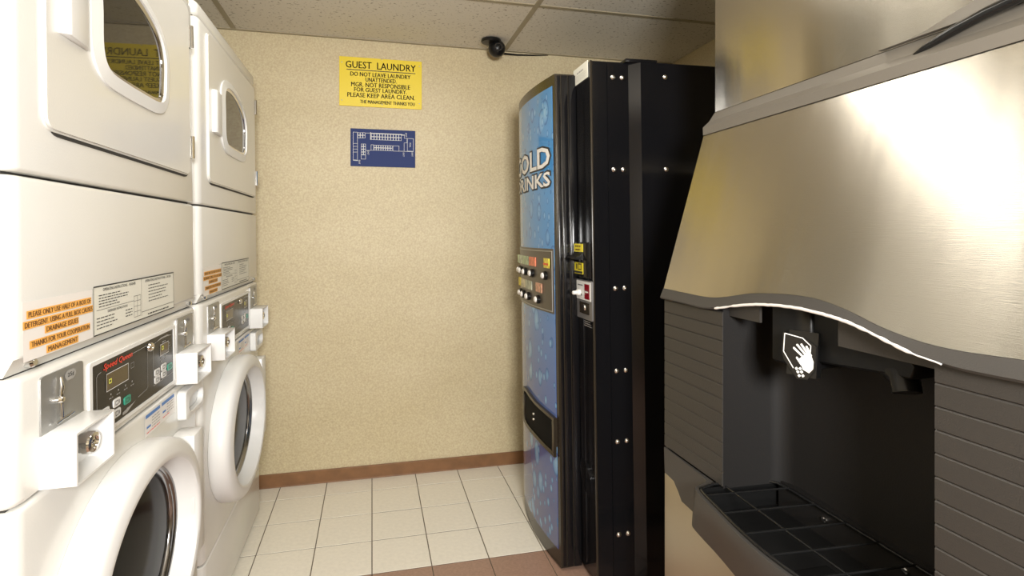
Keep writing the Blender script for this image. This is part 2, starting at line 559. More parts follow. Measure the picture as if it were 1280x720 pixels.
# ------------------------------------------------------------------ stacked washer and dryer
K = 1.35
TILT = -0.011
def build_stack():
    root = empty('stacked_washer_dryer', (-0.52 + 0.0143, 0.995, 0.0), (0, TILT, 0))
    W, D = 0.91, -0.70
    def sect(name, z0, z1, m, r=0.014, x1=0.0, parent=root):
        bm = bmesh.new()
        prism(bm, [(D, 0.0), (x1 - .028, 0.0), (x1 - .012, 0.004), (x1 - .004, 0.012), (x1, 0.028),
                   (x1, W - .028), (x1 - .004, W - .012), (x1 - .012, W - .004), (x1 - .028, W), (D, W)], 'z', z0, z1)
        bmesh.ops.recalc_face_normals(bm, faces=bm.faces)
        es = [e_ for e_ in bm.edges if abs(e_.verts[0].co.z - e_.verts[1].co.z) < 1e-5 and not (e_.verts[0].co.x < D + .01 and e_.verts[1].co.x < D + .01)]
        bmesh.ops.bevel(bm, geom=es, offset=r, segments=3, profile=0.5, affect='EDGES', clamp_overlap=True)
        return obj(name, bm, m, parent)
    bm = bmesh.new(); prism(bm, [(D + .01, .012), (-.018, .012), (-.018, W - .012), (D + .01, W - .012)], 'z', 0.03, 2.02)
    obj('inner_cabinet', bm, M['gap'], root)
    for x, y in ((-.06, .06), (-.06, W - .06), (D + .06, .06), (D + .06, W - .06)):
        bm = bmesh.new(); lathe(bm, [(0.009, .022), (0.018, .022), (0.020, .009), (0.05, .009)], 'z', (x, y), n=14, cap0=True, cap1=True)
        obj('foot', bm, M['black'], root)
    sect('kick_panel', 0.028, 0.259, M['enamel'], .004)
    lower = sect('washer_front', 0.262, 0.884, M['enamel'], .009)
    ctrl = sect('control_housing', 0.888, 1.083, M['enamel'], .010)
    dl = sect('dryer_lower_panel', 1.108, 1.391, M['enamel'], .008)
    # slanted lip under the lower dryer panel, with its screws
    bm = bmesh.new()
    prism(bm, [(-.03, 1.086), (-.016, 1.086), (-.002, 1.112), (-.03, 1.112)], 'y', 0.006, W - .006)
    lip = obj('lower_lip', bm, M['enamel'], root)
    for y in (0.06, 0.86):
        bm = bmesh.new(); lathe(bm, [(-.012, .008), (-.003, .008), (0.0, .005)], 'x', (y, 1.098), K, 14, cap0=True, cap1=True)
        obj('screw', bm, M['chrome'], lip)
    du = sect('dryer_front', 1.396, 1.984, M['enamel'], .007)
    sect('dryer_top', 1.987, 2.036, M['enamel'], .012, x1=-0.004)

    # dryer door
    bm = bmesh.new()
    prism(bm, rrect(.100, .838, 1.4665, 1.960, .024, 5, .032), 'x', -.002, .003)  # dark slab showing below the skin, standing in for the shadowed gap
    gap_shade = obj('dryer_door', bm, M['gap'], root, label='white enamel dryer door with added dark shadow strip below')
    door = gap_shade
    bm = bmesh.new()
    prism(bm, rrect(.082, .842, 1.472, 1.966, .024, 5, .032), 'x', .0005, .008)
    bmesh.ops.recalc_face_normals(bm, faces=bm.faces)
    es = [e_ for e_ in bm.edges if all(v.co.x > .0075 for v in e_.verts)]
    bmesh.ops.bevel(bm, geom=es, offset=.004, segments=2, affect='EDGES')
    obj('door_skin', bm, M['enamel'], door)
    gl = catmull([(.307, 1.80), (.307, 1.73), (.309, 1.662), (.334, 1.632), (.40, 1.626), (.50, 1.626), (.595, 1.629), (.636, 1.645),
                  (.646, 1.69), (.646, 1.745), (.612, 1.790), (.545, 1.817), (.47, 1.832), (.40, 1.836), (.335, 1.828)], 4)
    gl = [(y - .034, z) for y, z in gl]
    def grow(pl, d, ky=K):
        cy, cz = .441, 1.73
        n = len(pl); out = []
        for i in range(n):
            a, c = pl[i - 1], pl[(i + 1) % n]
            tx, tz = (c[0] - a[0]) / ky, c[1] - a[1]
            l = math.hypot(tx, tz)
            nx, nz = -tz / l, tx / l      # clockwise/ccw resolved below
            p = pl[i]
            if nx * (p[0] - cy) + nz * (p[1] - cz) < 0: nx, nz = -nx, -nz
            out.append((p[0] + nx * d * ky, p[1] + nz * d))
        return out
    o1, o2, o3 = grow(gl, .031), grow(gl, .020), grow(gl, .008)
    bm = bmesh.new()
    frame(bm, o1, grow(gl, .004), 'x', .004, .0125, .004, .018)
    obj('window_trim', bm, M['plastic'], door)
    bm = bmesh.new()
    frame(bm, grow(gl, .005), grow(gl, -.006), 'x', .004, .0145, .004, .011)
    obj('window_seal', bm, M['chrome'], door)
    bm = bmesh.new(); prism(bm, grow(gl, .002), 'x', .004, .0095)
    obj('window_glass', bm, M['glass'], door)
    bm = bmesh.new()
    prism(bm, [(.006, .122), (.019, .124), (.024, .132), (.020, .200), (.012, .222), (.006, .224)], 'z', 1.642, 1.785)
    bev(bm, .003)
    obj('handle', bm, M['plastic'], door)
    for z0, z1 in ((1.850, 1.915), (1.525, 1.590)):
        bm = bmesh.new(); tube(bm, [(.008, .857, z0), (.008, .857, z1)], .007, 10)
        box(bm, .0, .006, .842, .872, z0, z1)
        h_ = obj('hinge', bm, M['chrome'], door)
        for k in range(1, 4):
            bm = bmesh.new(); z = z0 + (z1 - z0) * k / 4
            tube(bm, [(.008, .857, z - .001), (.008, .857, z + .001)], .0075, 10)
    # operating instructions label
    Y_, Z_ = Vector((0, 1, 0)), Vector((0, 0, 1))
    f = Flat((0, 0, 0), Y_, Z_, .0012)
    f.rect(.250, .702, 1.1045, 1.200)
    lab = f.done('instruction_label', M['paper'], root, 'cream operating instructions label with black border')
    f = Flat((0, 0, 0), Y_, Z_, .0020)
    f.ring(.250, .702, 1.1045, 1.200, .0016)
    f.rect(.250, .702, 1.198, 1.2005); f.rect(.250, .702, 1.1045, 1.1068)
    f.rect(.482, .483, 1.112, 1.199); f.rect(.482, .70, 1.121, 1.122)
    f.rect(.262, .44, 1.1525, 1.1533)
    f.text('OPERATING INSTRUCTIONS - WASHER', .290, .450, 1.1885, 1.1945, .01)
    f.text('OPERATING INSTRUCTIONS - DRYER', .505, .680, 1.1885, 1.1945, .01)
    f.text('DISPENSER INSTRUCTIONS', .310, .405, 1.144, 1.149, .01)
    for k in range(5): f.scribble(.272, random.uniform(.34, .43), 1.180 - k * .0055, 1.1818 - k * .0055)
    for k in range(4): f.scribble(.262, random.uniform(.33, .36), 1.136 - k * .0065, 1.1378 - k * .0065)
    for k in range(3): f.scribble(.395, .43, 1.136 - k * .0065, 1.1378 - k * .0065)
    for k in range(6): f.scribble(.525, random.uniform(.60, .66), 1.179 - k * .0075, 1.1808 - k * .0075)
    f.scribble(.52, .66, 1.111, 1.114)
    for k in range(2):
        f.ring(.440 + k * .018, .459 + k * .018, 1.115, 1.163, .0008)
        for q in range(3): f.rect(.440 + k * .018, .459 + k * .018, 1.127 + q * .012, 1.1277 + q * .012)
    f.done('label_print', M['print_black'], lab)
    # taped notice with highlighted lines
    f = Flat((0, 0, 0), Y_, Z_, .0008)
    f.rect(.026, .249, 1.104, 1.196)
    note = f.done('taped_notice', M['paper_clear'], root, 'clear taped notice with orange highlighted lines')
    LN = [('PLEASE ONLY USE HALF OF A BOX OF', .038, .238, 1.1715), ('DETERGENT. USING A FULL BOX CAUSES', .028, .244, 1.1560),
          ('DRAINAGE ISSUES', .088, .190, 1.1415), ('THANKS FOR YOUR COOPERATION', .045, .232, 1.1240), ('MANAGEMENT', .092, .188, 1.1085)]
    f = Flat((0, 0, 0), Y_, Z_, .0016)
    for s_, a, b_, z in LN: f.rect(a - .004, b_ + .004, z - .0022, z + .0105)
    f.done('highlight', M['orange'], note)
    f = Flat((0, 0, 0), Y_, Z_, .0022)
    for s_, a, b_, z in LN: f.text(s_, a, b_, z, z + .0085, 0)
    for s_, a, b_, z in LN: f.text(s_, a + .001, b_ + .001, z, z + .0085, 0)
    f.done('notice_lettering', M['brown_text'], note)

    # coin slides and coin boxes
    for y0 in (.067, .722):
        bm = bmesh.new(); prism(bm, rrect(y0, y0 + .137, .90, 1.071, .006, 3, .009), 'x', -.001, .003)
        pl_ = obj('coin_slide_plate', bm, M['plate'], root, label='grey metal coin slide plate')
        bm = bmesh.new()
        yc = y0 + .050
        tube(bm, [(.007, yc + .002, 1.060), (.009, yc + .001, 1.044), (.008, yc - .001, 1.026), (.008, yc, 1.010), (.008, yc + .001, .990)],
             [.002, .0034, .003, .0028, .0034], 10)
        lathe(bm, [(.003, .0065), (.009, .0065), (.013, .004), (.0135, .001)], 'x', (yc - .003, 1.023), K, 16, cap0=True, cap1=True)
        tube(bm, [(.008, yc - .016, .986), (.010, yc - .004, .989), (.010, yc + .016, .989), (.012, yc + .030, .992)], .0026, 10)
        obj('coin_lever', bm, M['chrome'], pl_)
        f = Flat((0.003, 0, 0), Y_, Z_, .0008)
        f.poly([(yc + .022, 1.054), (yc + .030, 1.047), (yc + .052, 1.047), (yc + .060, 1.054), (yc + .060, 1.058), (yc + .052, 1.064), (yc + .030, 1.064), (yc + .022, 1.058)])
        f.done('price_badge', M['print_grey'], pl_)
        f = Flat((0.003, 0, 0), Y_, Z_, .0016)
        f.text('25\u00a2', yc + .030, yc + .052, 1.051, 1.060, .01)
        f.done('badge_print', M['print_black'], pl_)
        # box: an open faced housing around the lock
        z0, z1, x1 = .891, .977, .052
        bm = bmesh.new()
        frame(bm, rrect(y0 - .001, y0 + .139, z0, z1, .003, 2), rrect(y0 + .004, y0 + .134, z0 + .0035, z1 - .0035, .002, 2), 'x', -.004, x1)
        bm2 = bm
        cbx = obj('coin_box', bm2, M['plastic'], root, label='white open fronted coin box')
        bm = bmesh.new(); box(bm, .002, .010, y0 + .003, y0 + .135, z0 + .003, z1 - .003)
        obj('box_back', bm, M['plastic'], cbx)
        yl = y0 + .082
        bm = bmesh.new()
        lathe(bm, [(.009, .017), (.030, .0165), (.0305, .0185), (.040, .0185), (.043, .0165), (.044, .011), (.041, .009), (.041, .004), (.044, .0035)],
              'x', (yl, .936), K, 24, cap0=True, cap1=True)
        lk = obj('lock_barrel', bm, M['chrome'], cbx)
    # control display
    bm = bmesh.new(); frame(bm, rrect(.226, .702, .905, 1.058, .006, 3), rrect(.238, .690, .912, 1.050, .003, 3), 'x', -.001, .004)
    fr = obj('display_bezel', bm, M['plastic'], root)
    bm = bmesh.new(); prism(bm, rrect(.237, .691, .911, 1.051, .003, 3), 'x', -.001, .002)
    disp = obj('control_display', bm, M['display'], root, label='black washer and dryer control display')
    f = Flat((.002, 0, 0), Y_, Z_, .0006)
    def outline(pts, t=.0013):
        for a, b_ in zip(pts, pts[1:]): f.line(a, b_, t)
    outline([(.372, 1.036), (.506, 1.039), (.512, 1.035), (.512, .942), (.506, .938), (.455, .933)])
    outline([(.262, .925), (.257, .93), (.257, 1.024), (.262, 1.029), (.275, 1.031)])
    outline([(.548, .934), (.548, 1.030), (.552, 1.034), (.565, 1.036)])
    outline([(.548, .934), (.682, .936), (.682, .950)])
    f.poly([(.565, 1.036), (.60, 1.042), (.645, 1.042), (.678, 1.036), (.645, 1.038), (.60, 1.038)])
    f.poly([(.44, .930), (.395, .917), (.372, .917), (.372, .923)])
    f.scribble(.392, .418, .9235, .9265)
    f.scribble(.608, .632, 1.0275, 1.0305)
    for q, yy in enumerate((.315, .350, .385, .420)):
        f.rect(yy, yy + .005, .975, .9785); f.scribble(yy - .006, yy + .012, .968, .970)
    for q, yy in enumerate((.600, .632)):
        f.rect(yy, yy + .005, .988, .991); f.scribble(yy - .004, yy + .010, .982, .984)
    f.ring(.417, .434, 1.006, 1.018, .001)
    f.ring(.654, .666, 1.010, 1.019, .001)
    f.done('display_print', M['print_grey'], disp)
    f = Flat((.002, 0, 0), Y_, Z_, .0010)
    f.text('Speed Queen', .285, .425, 1.028, 1.044, .018, .25)
    f.done('brand_lettering', M['print_red'], disp, 'red italic lettering')
    for y0, y1, z0, z1 in ((.300, .400, .988, 1.020), (.596, .650, .998, 1.023)):
        f = Flat((.002, 0, 0), Y_, Z_, .0012); f.ring(y0 - .003, y1 + .003, z0 - .002, z1 + .002, .0014); f.done('screen_outline', M['print_white'], disp)
        bm = bmesh.new(); box(bm, .001, .0028, y0, y1, z0, z1); obj('screen', bm, M['lcd'], disp)
        f = Flat((.0028, 0, 0), Y_, Z_, .0006); f.ring(y0 + .008, y0 + .020, z0 + .012, z0 + .021, .0018); f.done('lit_symbol', M['lcd_digit'], disp)
    for yy, zz, mm in ((.292, .948, 'print_white'), (.344, .953, 'print_white'), (.292, .927, 'print_white'), (.344, .931, 'print_white'), (.396, .944, 'print_green'),
                       (.572, .962, 'print_white'), (.618, .965, 'print_white'), (.572, .944, 'print_white'), (.618, .947, 'print_white'), (.662, .956, 'print_green')):
        bm = bmesh.new(); prism(bm, rrect(yy - .017, yy + .017, zz - .0085, zz + .0085, .004, 3, .006), 'x', .001, .0034)
        bt = obj('button', bm, M[mm], disp)
        f = Flat((.0034, 0, 0), Y_, Z_, .0006); f.ring(yy - .009, yy + .006, zz - .005, zz + .005, .0016); f.rect(yy + .008, yy + .010, zz - .004, zz + .004)
        f.bm.verts.ensure_lookup_table()
        me = bpy.data.meshes.new('tmp'); f.bm.free(); bpy.data.meshes.remove(me)
    f = Flat((.0034, 0, 0), Y_, Z_, .0006)
    for yy, zz in ((.292, .948), (.344, .953), (.292, .927), (.344, .931), (.396, .944), (.572, .962), (.618, .965), (.572, .944), (.618, .947), (.662, .956)):
        f.ring(yy - .009, yy + .005, zz - .0045, zz + .0045, .0014); f.rect(yy + .008, yy + .0105, zz - .004, zz + .004)
    f.done('button_symbols', M['print_black'], disp)
    bm = bmesh.new(); lathe(bm, [(.002, .011), (.006, .010), (.008, .008), (.0082, .004), (.006, .003)], 'x', (.530, 1.032), K, 20, cap0=True, cap1=True)
    obj('key_lock', bm, M['chrome'], disp)
    # laundry symbol sticker on the washer front
    f = Flat((0, 0, 0), Y_, Z_, .0010); f.poly([(.495, .826), (.700, .826), (.700, .878), (.495, .878)])
    st = f.done('care_sticker', M['paper_clear'], root, 'small white sticker with blue headings')
    f = Flat((0, 0, 0), Y_, Z_, .0017); f.rect(.500, .592, .868, .876); f.rect(.604, .695, .868, .876)
    f.rect(.505, .530, .843, .848); f.rect(.610, .632, .848, .853)
    f.done('sticker_heading', M['print_blue'], st)
    f = Flat((0, 0, 0), Y_, Z_, .0017)
    for k in range(4): f.scribble(.538, .590, .860 - k * .007, .862 - k * .007); f.scribble(.640, .69, .862 - k * .007, .864 - k * .007)
    f.done('sticker_print', M['print_grey'], st)
    f = Flat((0, 0, 0), Y_, Z_, .0017); f.scribble(.505, .59, .832, .834); f.scribble(.61, .66, .836, .838); f.done('sticker_warning', M['print_red'], st)
    # detergent drawer with scooped pull
    bm = bmesh.new()
    oo = rrect(.722, .888, .790, .872, .012, 4, .016)
    ii = rrect(.740, .872, .808, .850, .014, 4, .030)
    frame(bm, oo, ii, 'x', -.001, .022, .010, .026)
    bev(bm, .002, 1)
    dr = obj('detergent_drawer', bm, M['plastic'], root)
    bm = bmesh.new(); prism(bm, rrect(.738, .874, .806, .852, .014, 4, .030), 'x', -.001, .008)
    obj('drawer_pull', bm, M['plastic'], dr)
    # washer door
    c = (.392, .582)
    bm = bmesh.new()
    lathe(bm, [(.001, .150), (.001, .252), (.008, .256), (.036, .255), (.050, .252), (.059, .245), (.063, .236), (.067, .222), (.0675, .214), (.065, .208), (.058, .205), (.030, .199), (.008, .195)],
          'x', c, K, 72)
    wd = obj('washer_door', bm, M['plastic'], root, smooth=0.75)
    bm = bmesh.new()
    lathe(bm, [(.006, .198), (.016, .198), (.019, .194), (.017, .189), (.012, .187), (.015, .184), (.012, .180), (.006, .179)], 'x', c, K, 72)
    obj('chrome_ring', bm, M['seal_metal'], wd, smooth=1.2)
    bm = bmesh.new()
    lathe(bm, [(.004, .185), (.008, .176), (.011, .150), (.013, .10), (.0145, .05), (.015, .01)], 'x', c, K, 64, cap1=True)
    obj('door_glass', bm, M['washer_glass'], wd, smooth=1.2)
    bm = bmesh.new(); box(bm, .0, .058, .665, .748, .440, .768); bev(bm, .005)
    obj('door_hinge', bm, M['plastic'], wd)
    return root

s1 = build_stack()
s2 = dup(s1)
s2.location.y = 1.950
G_ = 'stacked washers and dryers along the left wall'
tag(s1, 'nearer white coin-operated washer with dryer on top, cut by the left frame edge', 'washer dryer', G_)
tag(s2, 'farther white coin-operated washer with dryer on top, beside the cream back wall', 'washer dryer', G_)

# ------------------------------------------------------------------ drinks vending machine
VX, VT = 0.0, -0.0145
vm = empty('vending_machine', (0.0189, 0, -0.011), (0, VT, 0))
tag(vm, 'tall black cold drinks vending machine with blue water-drop front', 'vending machine')
H = 1.93
bm = bmesh.new()
prism(bm, [(.776, 1.927), (.838, 1.927), (.840, 1.930), (.842, 1.927), (.924, 1.927), (.963, 1.906), (1.60, 1.906), (1.60, 2.86), (.776, 2.86)], 'z', 0.03, H)
cab = obj('cabinet', bm, M['gloss_black'], vm, smooth=0.2)
rbox('corner_strip', .7735, .7815, 1.9245, 1.932, .03, H + .002, .002, M['bronze'], vm)
rbox('top_bracket', .905, 1.03, 1.905, 1.96, H - .002, H + .010, .002, M['gloss_black'], vm)
for x, y in ((.85, 2.02), (1.5, 2.02), (.85, 2.75), (1.5, 2.75)):
    bm = bmesh.new(); lathe(bm, [(0.022, .02), (.03, .02), (.031, .008), (.05, .008)], 'z', (x, y), n=12, cap0=True, cap1=True)
    o = obj('foot', bm, M['black'], vm); o.location.z = -0.0228 if x < 1 else -0.0323
# front door slab, bowed in plan
plan = catmull([(.692, 2.086), (.675, 2.22), (.667, 2.38), (.676, 2.54), (.702, 2.67), (.742, 2.78), (.790, 2.85)], 6, closed=False)
def front_x(y): return interp([(p[1], p[0]) for p in plan], y)
bm = bmesh.new()
prism(bm, plan + [(.80, 2.853), (.774, 2.853), (.774, 2.086)], 'z', .011, H - .008)
door = obj('front_door', bm, M['bronze'], vm, smooth=0.5)
# black channels on the door's near end, seen as vertical lines
for x0, x1, y1 in ((.701, .714, 2.0835), (.718, .742, 2.080), (.746, .774, 2.076)):
    rbox('edge_channel', x0, x1, y1, 2.0865, .016, H - .014, .0015, M['gloss_black'], door)
def skin(bm, y0, y1, z0, z1, off, thick, n=14):
    """a slab following the bowed front"""
    ys = [y0 + (y1 - y0) * i / n for i in range(n + 1)]
    pts = [(front_x(y) - off, y) for y in ys] + [(front_x(y) - off + thick, y) for y in ys[::-1]]
    prism(bm, pts, 'z', z0, z1)
bm = bmesh.new(); skin(bm, 2.108, 2.80, .075, H - .050, .0015, .006, 20)
obj('graphic_panel', bm, M['graphic'], door, smooth=0.5, label='blue water drop graphic panel')
def curved_text(body, ya, yb, z0, z1, off, offset, m, name, parent):
    me = text_mesh(body, 1.0, 1.0, offset)
    for v in me.vertices:
        y = ya + (yb - ya) * v.co.x
        v.co = Vector((front_x(y) - off, y, z0 + (z1 - z0) * v.co.y))
    return link(name, me, m, parent)
for s_, z0, z1 in (('COLD', 1.570, 1.655), ('DRINKS', 1.494, 1.552)):
    curved_text(s_, 2.668, 2.118, z0 - .007, z1 + .007, .0026, .055, M['print_black'], 'lettering_shadow', door)
    curved_text(s_, 2.655, 2.130, z0, z1, .0034, .022, M['worn'], 'lettering', door)
# selection panel with buttons
bm = bmesh.new(); skin(bm, 2.110, 2.76, .992, 1.246, .004, .010, 20)
sp_ = obj('selection_panel', bm, M['panel_brown'], vm, smooth=0.5)
for z in (1.000, 1.236):
    bm = bmesh.new(); tube(bm, [(front_x(y) - .005, y, z) for y in [2.12 + .03 * i for i in range(22)]], .0022, 6)
    obj('panel_trim', bm, M['plate'], sp_)
bm = bmesh.new(); tube(bm, [(front_x(2.12) - .005, 2.12, 1.0), (front_x(2.12) - .005, 2.12, 1.236)], .0022, 6)
obj('panel_trim', bm, M['plate'], sp_)
fl = [(.85, .60, .05), (.75, .20, .10), (.35, .42, .25), (.45, .50, .36), (.42, .52, .30), (.62, .32, .20), (.38, .40, .30), (.5, .45, .3)]
k = 0
for ys, zb, zl in (((2.182, 2.335, 2.445, 2.532, 2.60), 1.138, 1.188), ((2.262, 2.393, 2.486, 2.56), 1.034, 1.083)):
    for y in ys:
        bm = bmesh.new(); x = front_x(y)
        lathe(bm, [(x - .003, .018), (x - .014, .018), (x - .017, .014)], 'x', (y, zb), 1.3, 20, cap0=True, cap1=True)
        bt = obj('button', bm, M['black'], sp_)
        bm = bmesh.new()
        lathe(bm, [(x - .016, .0125), (x - .020, .012), (x - .0235, .009), (x - .0245, .003)], 'x', (y, zb), 1.3, 18, cap0=True, cap1=True)
        obj('button_cap', bm, M['worn'], sp_)
        bm = bmesh.new(); box(bm, x - .0062, x - .002, y - .048, y + .048, zl - .019, zl + .019)
        c_ = fl[k % 8]; k += 1
        obj('flavour_card', bm, mat('flavour_print', c_, 0.4, vary=0.45, vary_scale=55), sp_)
f = Flat((front_x(2.182) - .0062, 0, 0), Vector((0, -1, 0)), Vector((0, 0, 1)), .0006)
f.scribble(-2.222, -2.142, 1.180, 1.188)
f.done('card_print', M['print_red'], sp_)
# delivery opening
oy0, oy1, oz0, oz1 = 2.115, 2.50, .438, .612
out = [(2.498, .452), (2.510, .462), (2.510, .604), (2.498, .615), (2.128, .592), (2.112, .58), (2.108, .45), (2.118, .438)]
inn = [(2.488, .468), (2.494, .474), (2.494, .594), (2.486, .600), (2.138, .577), (2.130, .57), (2.126, .462), (2.132, .455)]
out = catmull([(2.498, .455), (2.500, .53), (2.498, .613), (2.31, .600), (2.125, .590), (2.108, .575), (2.106, .51), (2.112, .440), (2.125, .437), (2.31, .447)], 3)
inn = catmull([(2.482, .470), (2.484, .53), (2.482, .597), (2.31, .585), (2.140, .576), (2.128, .566), (2.126, .51), (2.130, .457), (2.140, .453), (2.31, .462)], 3)
bm = bmesh.new()
n_ = len(out)
rings = []
for po, dx in ((out, .002), (out, -.014), (inn, -.012), (inn, .002)):
    rings.append([bm.verts.new((front_x(p[0]) + dx, p[0], p[1])) for p in po])
for A_, B_ in zip(rings, rings[1:]):
    for i in range(n_):
        j = (i + 1) % n_
        bm.faces.new([A_[i], A_[j], B_[j], B_[i]])
dl = obj('delivery_opening', bm, M['bronze'], vm, label='bronze framed drink delivery opening')
bm = bmesh.new()
NS = 16
cols = []
for i in range(NS + 1):
    y = 2.124 + (2.486 - 2.124) * i / NS
    e0, e1 = (.449 + .010 * i / NS), (.585 + .012 * i / NS)
    cols.append([bm.verts.new((front_x(y) - .006, y, e0)), bm.verts.new((front_x(y) - .006, y, e1)), bm.verts.new((front_x(y) + .001, y, e1)), bm.verts.new((front_x(y) + .001, y, e0))])
for A_, B_ in zip(cols, cols[1:]):
    for i in range(4): bm.faces.new([A_[i], A_[(i + 1) % 4], B_[(i + 1) % 4], B_[i]])
bm.faces.new(cols[0]); bm.faces.new(cols[-1][::-1])
obj('delivery_flap', bm, M['deep_black'], dl)
for z in (.535, .512):
    bm = bmesh.new(); x = front_x(2.33) - .006; lathe(bm, [(x, .006), (x - .004, .005), (x - .006, .002)], 'x', (2.34, z), 1.3, 12, cap0=True, cap1=True)
    obj('screw', bm, M['chrome'], dl)
# control column: banknote reader, coin panel, coin return
NX = .776
bm = bmesh.new(); prism(bm, [(NX + .001, 2.10), (NX - .012, 2.09), (NX - .016, 2.06), (NX - .016, 1.985), (NX - .010, 1.945), (NX + .001, 1.94)], 'z', 1.140, 1.272)
bev(bm, .003, 1)
br = obj('banknote_reader', bm, M['gloss_black'], vm)
bm = bmesh.new(); prism(bm, [(NX - .014, 1.205), (NX - .050, 1.209), (NX - .052, 1.216), (NX - .028, 1.222), (NX - .014, 1.236)], 'y', 1.985, 2.090)
bev(bm, .002, 1); obj('banknote_mouth', bm, M['black'], br)
def west(y0, y1, z0, z1, x, m, name, parent, label=None):
    bm = bmesh.new(); box(bm, x - .0012, x + .002, y0, y1, z0, z1); return obj(name, bm, m, parent, label=label)
YN_, ZN_ = Vector((0, -1, 0)), Vector((0, 0, 1))
a_ = west(1.985, 2.085, 1.236, 1.266, NX - .016, M['yellow_label'], 'price_sticker', br, 'yellow sticker above the banknote slot')
f = Flat((NX - .0172, 0, 0), YN_, ZN_, .0006); f.scribble(-2.065, -2.005, 1.254, 1.260); f.scribble(-2.06, -2.01, 1.241, 1.247); f.done('sticker_print', M['brown_text'], br)
a_ = west(1.985, 2.085, 1.153, 1.195, NX - .016, M['yellow_label'], 'note_sticker', br, 'yellow sticker with banknote picture below the slot')
f = Flat((NX - .0172, 0, 0), YN_, ZN_, .0006); f.rect(-2.055, -2.045, 1.170, 1.190); f.ring(-2.035, -2.0, 1.168, 1.192, .004); f.rect(-2.08, -1.99, 1.155, 1.163); f.done('sticker_print', M['print_black'], br)
bm = bmesh.new(); prism(bm, rrect(1.925, 2.085, .985, 1.130, .004, 2), 'x', NX - .008, NX + .001)
cp = obj('coin_panel', bm, M['steel_plate'], vm, label='grey metal coin panel')
west(1.932, 2.078, 1.056, 1.126, NX - .008, M['print_white'], 'coin_faceplate', cp)
west(1.945, 1.990, 1.062, 1.117, NX - .0095, M['red_window'], 'price_display', cp)
f = Flat((NX - .0107, 0, 0), YN_, ZN_, .0006); f.rect(-1.985, -1.95, 1.086, 1.091); f.done('display_print', M['print_white'], cp)
f = Flat((NX - .0092, 0, 0), YN_, ZN_, .0006); f.scribble(-2.06, -2.01, 1.108, 1.112); f.rect(-2.03, -2.02, 1.07, 1.078); f.done('faceplate_print', M['print_black'], cp)
bm = bmesh.new(); lathe(bm, [(NX - .008, .012), (NX - .020, .012), (NX - .022, .008), (NX - .036, .0075), (NX - .038, .005)], 'x', (2.045, 1.080), 1.3, 16, cap0=True, cap1=True)
obj('coin_return_knob', bm, M['worn'], cp)
west(1.950, 2.045, 1.005, 1.048, NX - .0085, M['bronze'], 'coin_cup_frame', cp)
bm = bmesh.new(); lathe(bm, [(NX - .0095, .013), (NX - .013, .012), (NX - .014, .006)], 'x', (2.0, 1.027), 1.3, 16, cap0=True, cap1=True)
obj('coin_insert', bm, M['chrome'], cp)
f = Flat((NX, 0, 0), YN_, ZN_, .0008)
for k in range(3): f.scribble(-2.06 + .012 * k, -1.96 + .008 * k, .974 - .008 * k, .977 - .008 * k)
f.done('small_print', M['print_grey'], vm)
bm = bmesh.new(); prism(bm, catmull([(2.06, .44), (2.0, .435), (1.965, .40), (1.96, .345), (1.99, .325), (2.06, .372)], 3), 'x', NX - .008, NX + .001)
obj('coin_return_cup', bm, M['gloss_black'], vm)
# dark recessed stripe down the control column
rbox('column_strip', NX - .004, NX + .001, 2.020, 2.074, .06, 1.13, .001, M['gloss_black'], vm)
# notice at the top corner
bm = bmesh.new(); box(bm, NX - .0036, NX - .0016, 1.946, 2.095, 1.876, 1.938)
nt_ = obj('notice_card', bm, M['paper'], vm, label='small cream notice card')
f = Flat((NX - .0036, 0, 0), YN_, ZN_, .0006)
f.scribble(-2.055, -1.99, 1.913, 1.919)
for k in range(4): f.scribble(-2.07, -1.965, 1.904 - .006 * k, 1.9052 - .006 * k)
f.done('notice_print', M['print_grey'], nt_)
# dome head bolts
bolts = [(.8665, 1.874), (.9035, 1.874), (.8665, 1.537), (.9035, 1.537), (.8665, 1.102), (.9035, 1.102), (.8665, .800), (.9035, .800),
         (.8665, .541), (.9035, .541), (.8665, .20), (.9035, .20)]
bolt_me = None
for x, z, y in [(a, b_, 1.927) for a, b_ in bolts] + [(1.066, 1.879, 1.906), (1.066, 1.538, 1.906), (1.066, 1.10, 1.906), (1.066, .54, 1.906)]:
    if bolt_me is None:
        bm = bmesh.new(); lathe(bm, [(.001, .0095), (-.002, .0095), (-.0055, .007), (-.0075, .0035), (-.008, .0005)], 'y', (0, 0), 1, 14, cap0=True, cap1=True)
        o = obj('bolt', bm, M['chrome'], vm); bolt_me = o.data
    else:
        o = link('bolt', bolt_me, None, vm)
    o.location = (x - .004, y, z)

# ------------------------------------------------------------------ ice dispenser
ice = empty('ice_dispenser', (1.2, 0.92, 0))
ICE = Matrix.Translation((-1.2, -0.92, 0))
tag(ice, 'stainless and charcoal ice dispenser with wavy trim, drip tray and hand sign', 'ice dispenser')
def io(name, bm, m, parent=None, smooth=0.6, label=None):
    if parent is None: bmesh.ops.transform(bm, matrix=ICE, verts=bm.verts)
    else: bmesh.ops.transform(bm, matrix=ICE, verts=bm.verts)
    return obj(name, bm, m, parent or ice, smooth, label)
def ibox(name, a, m, parent=None, r=0.0, label=None):
    bm = bmesh.new(); box(bm, *a)
    if r: bev(bm, r)
    return io(name, bm, m, parent, label=label)
Y0, Y1, XB = .389, 1.457, 1.62
RY0, RY1 = .662, 1.184
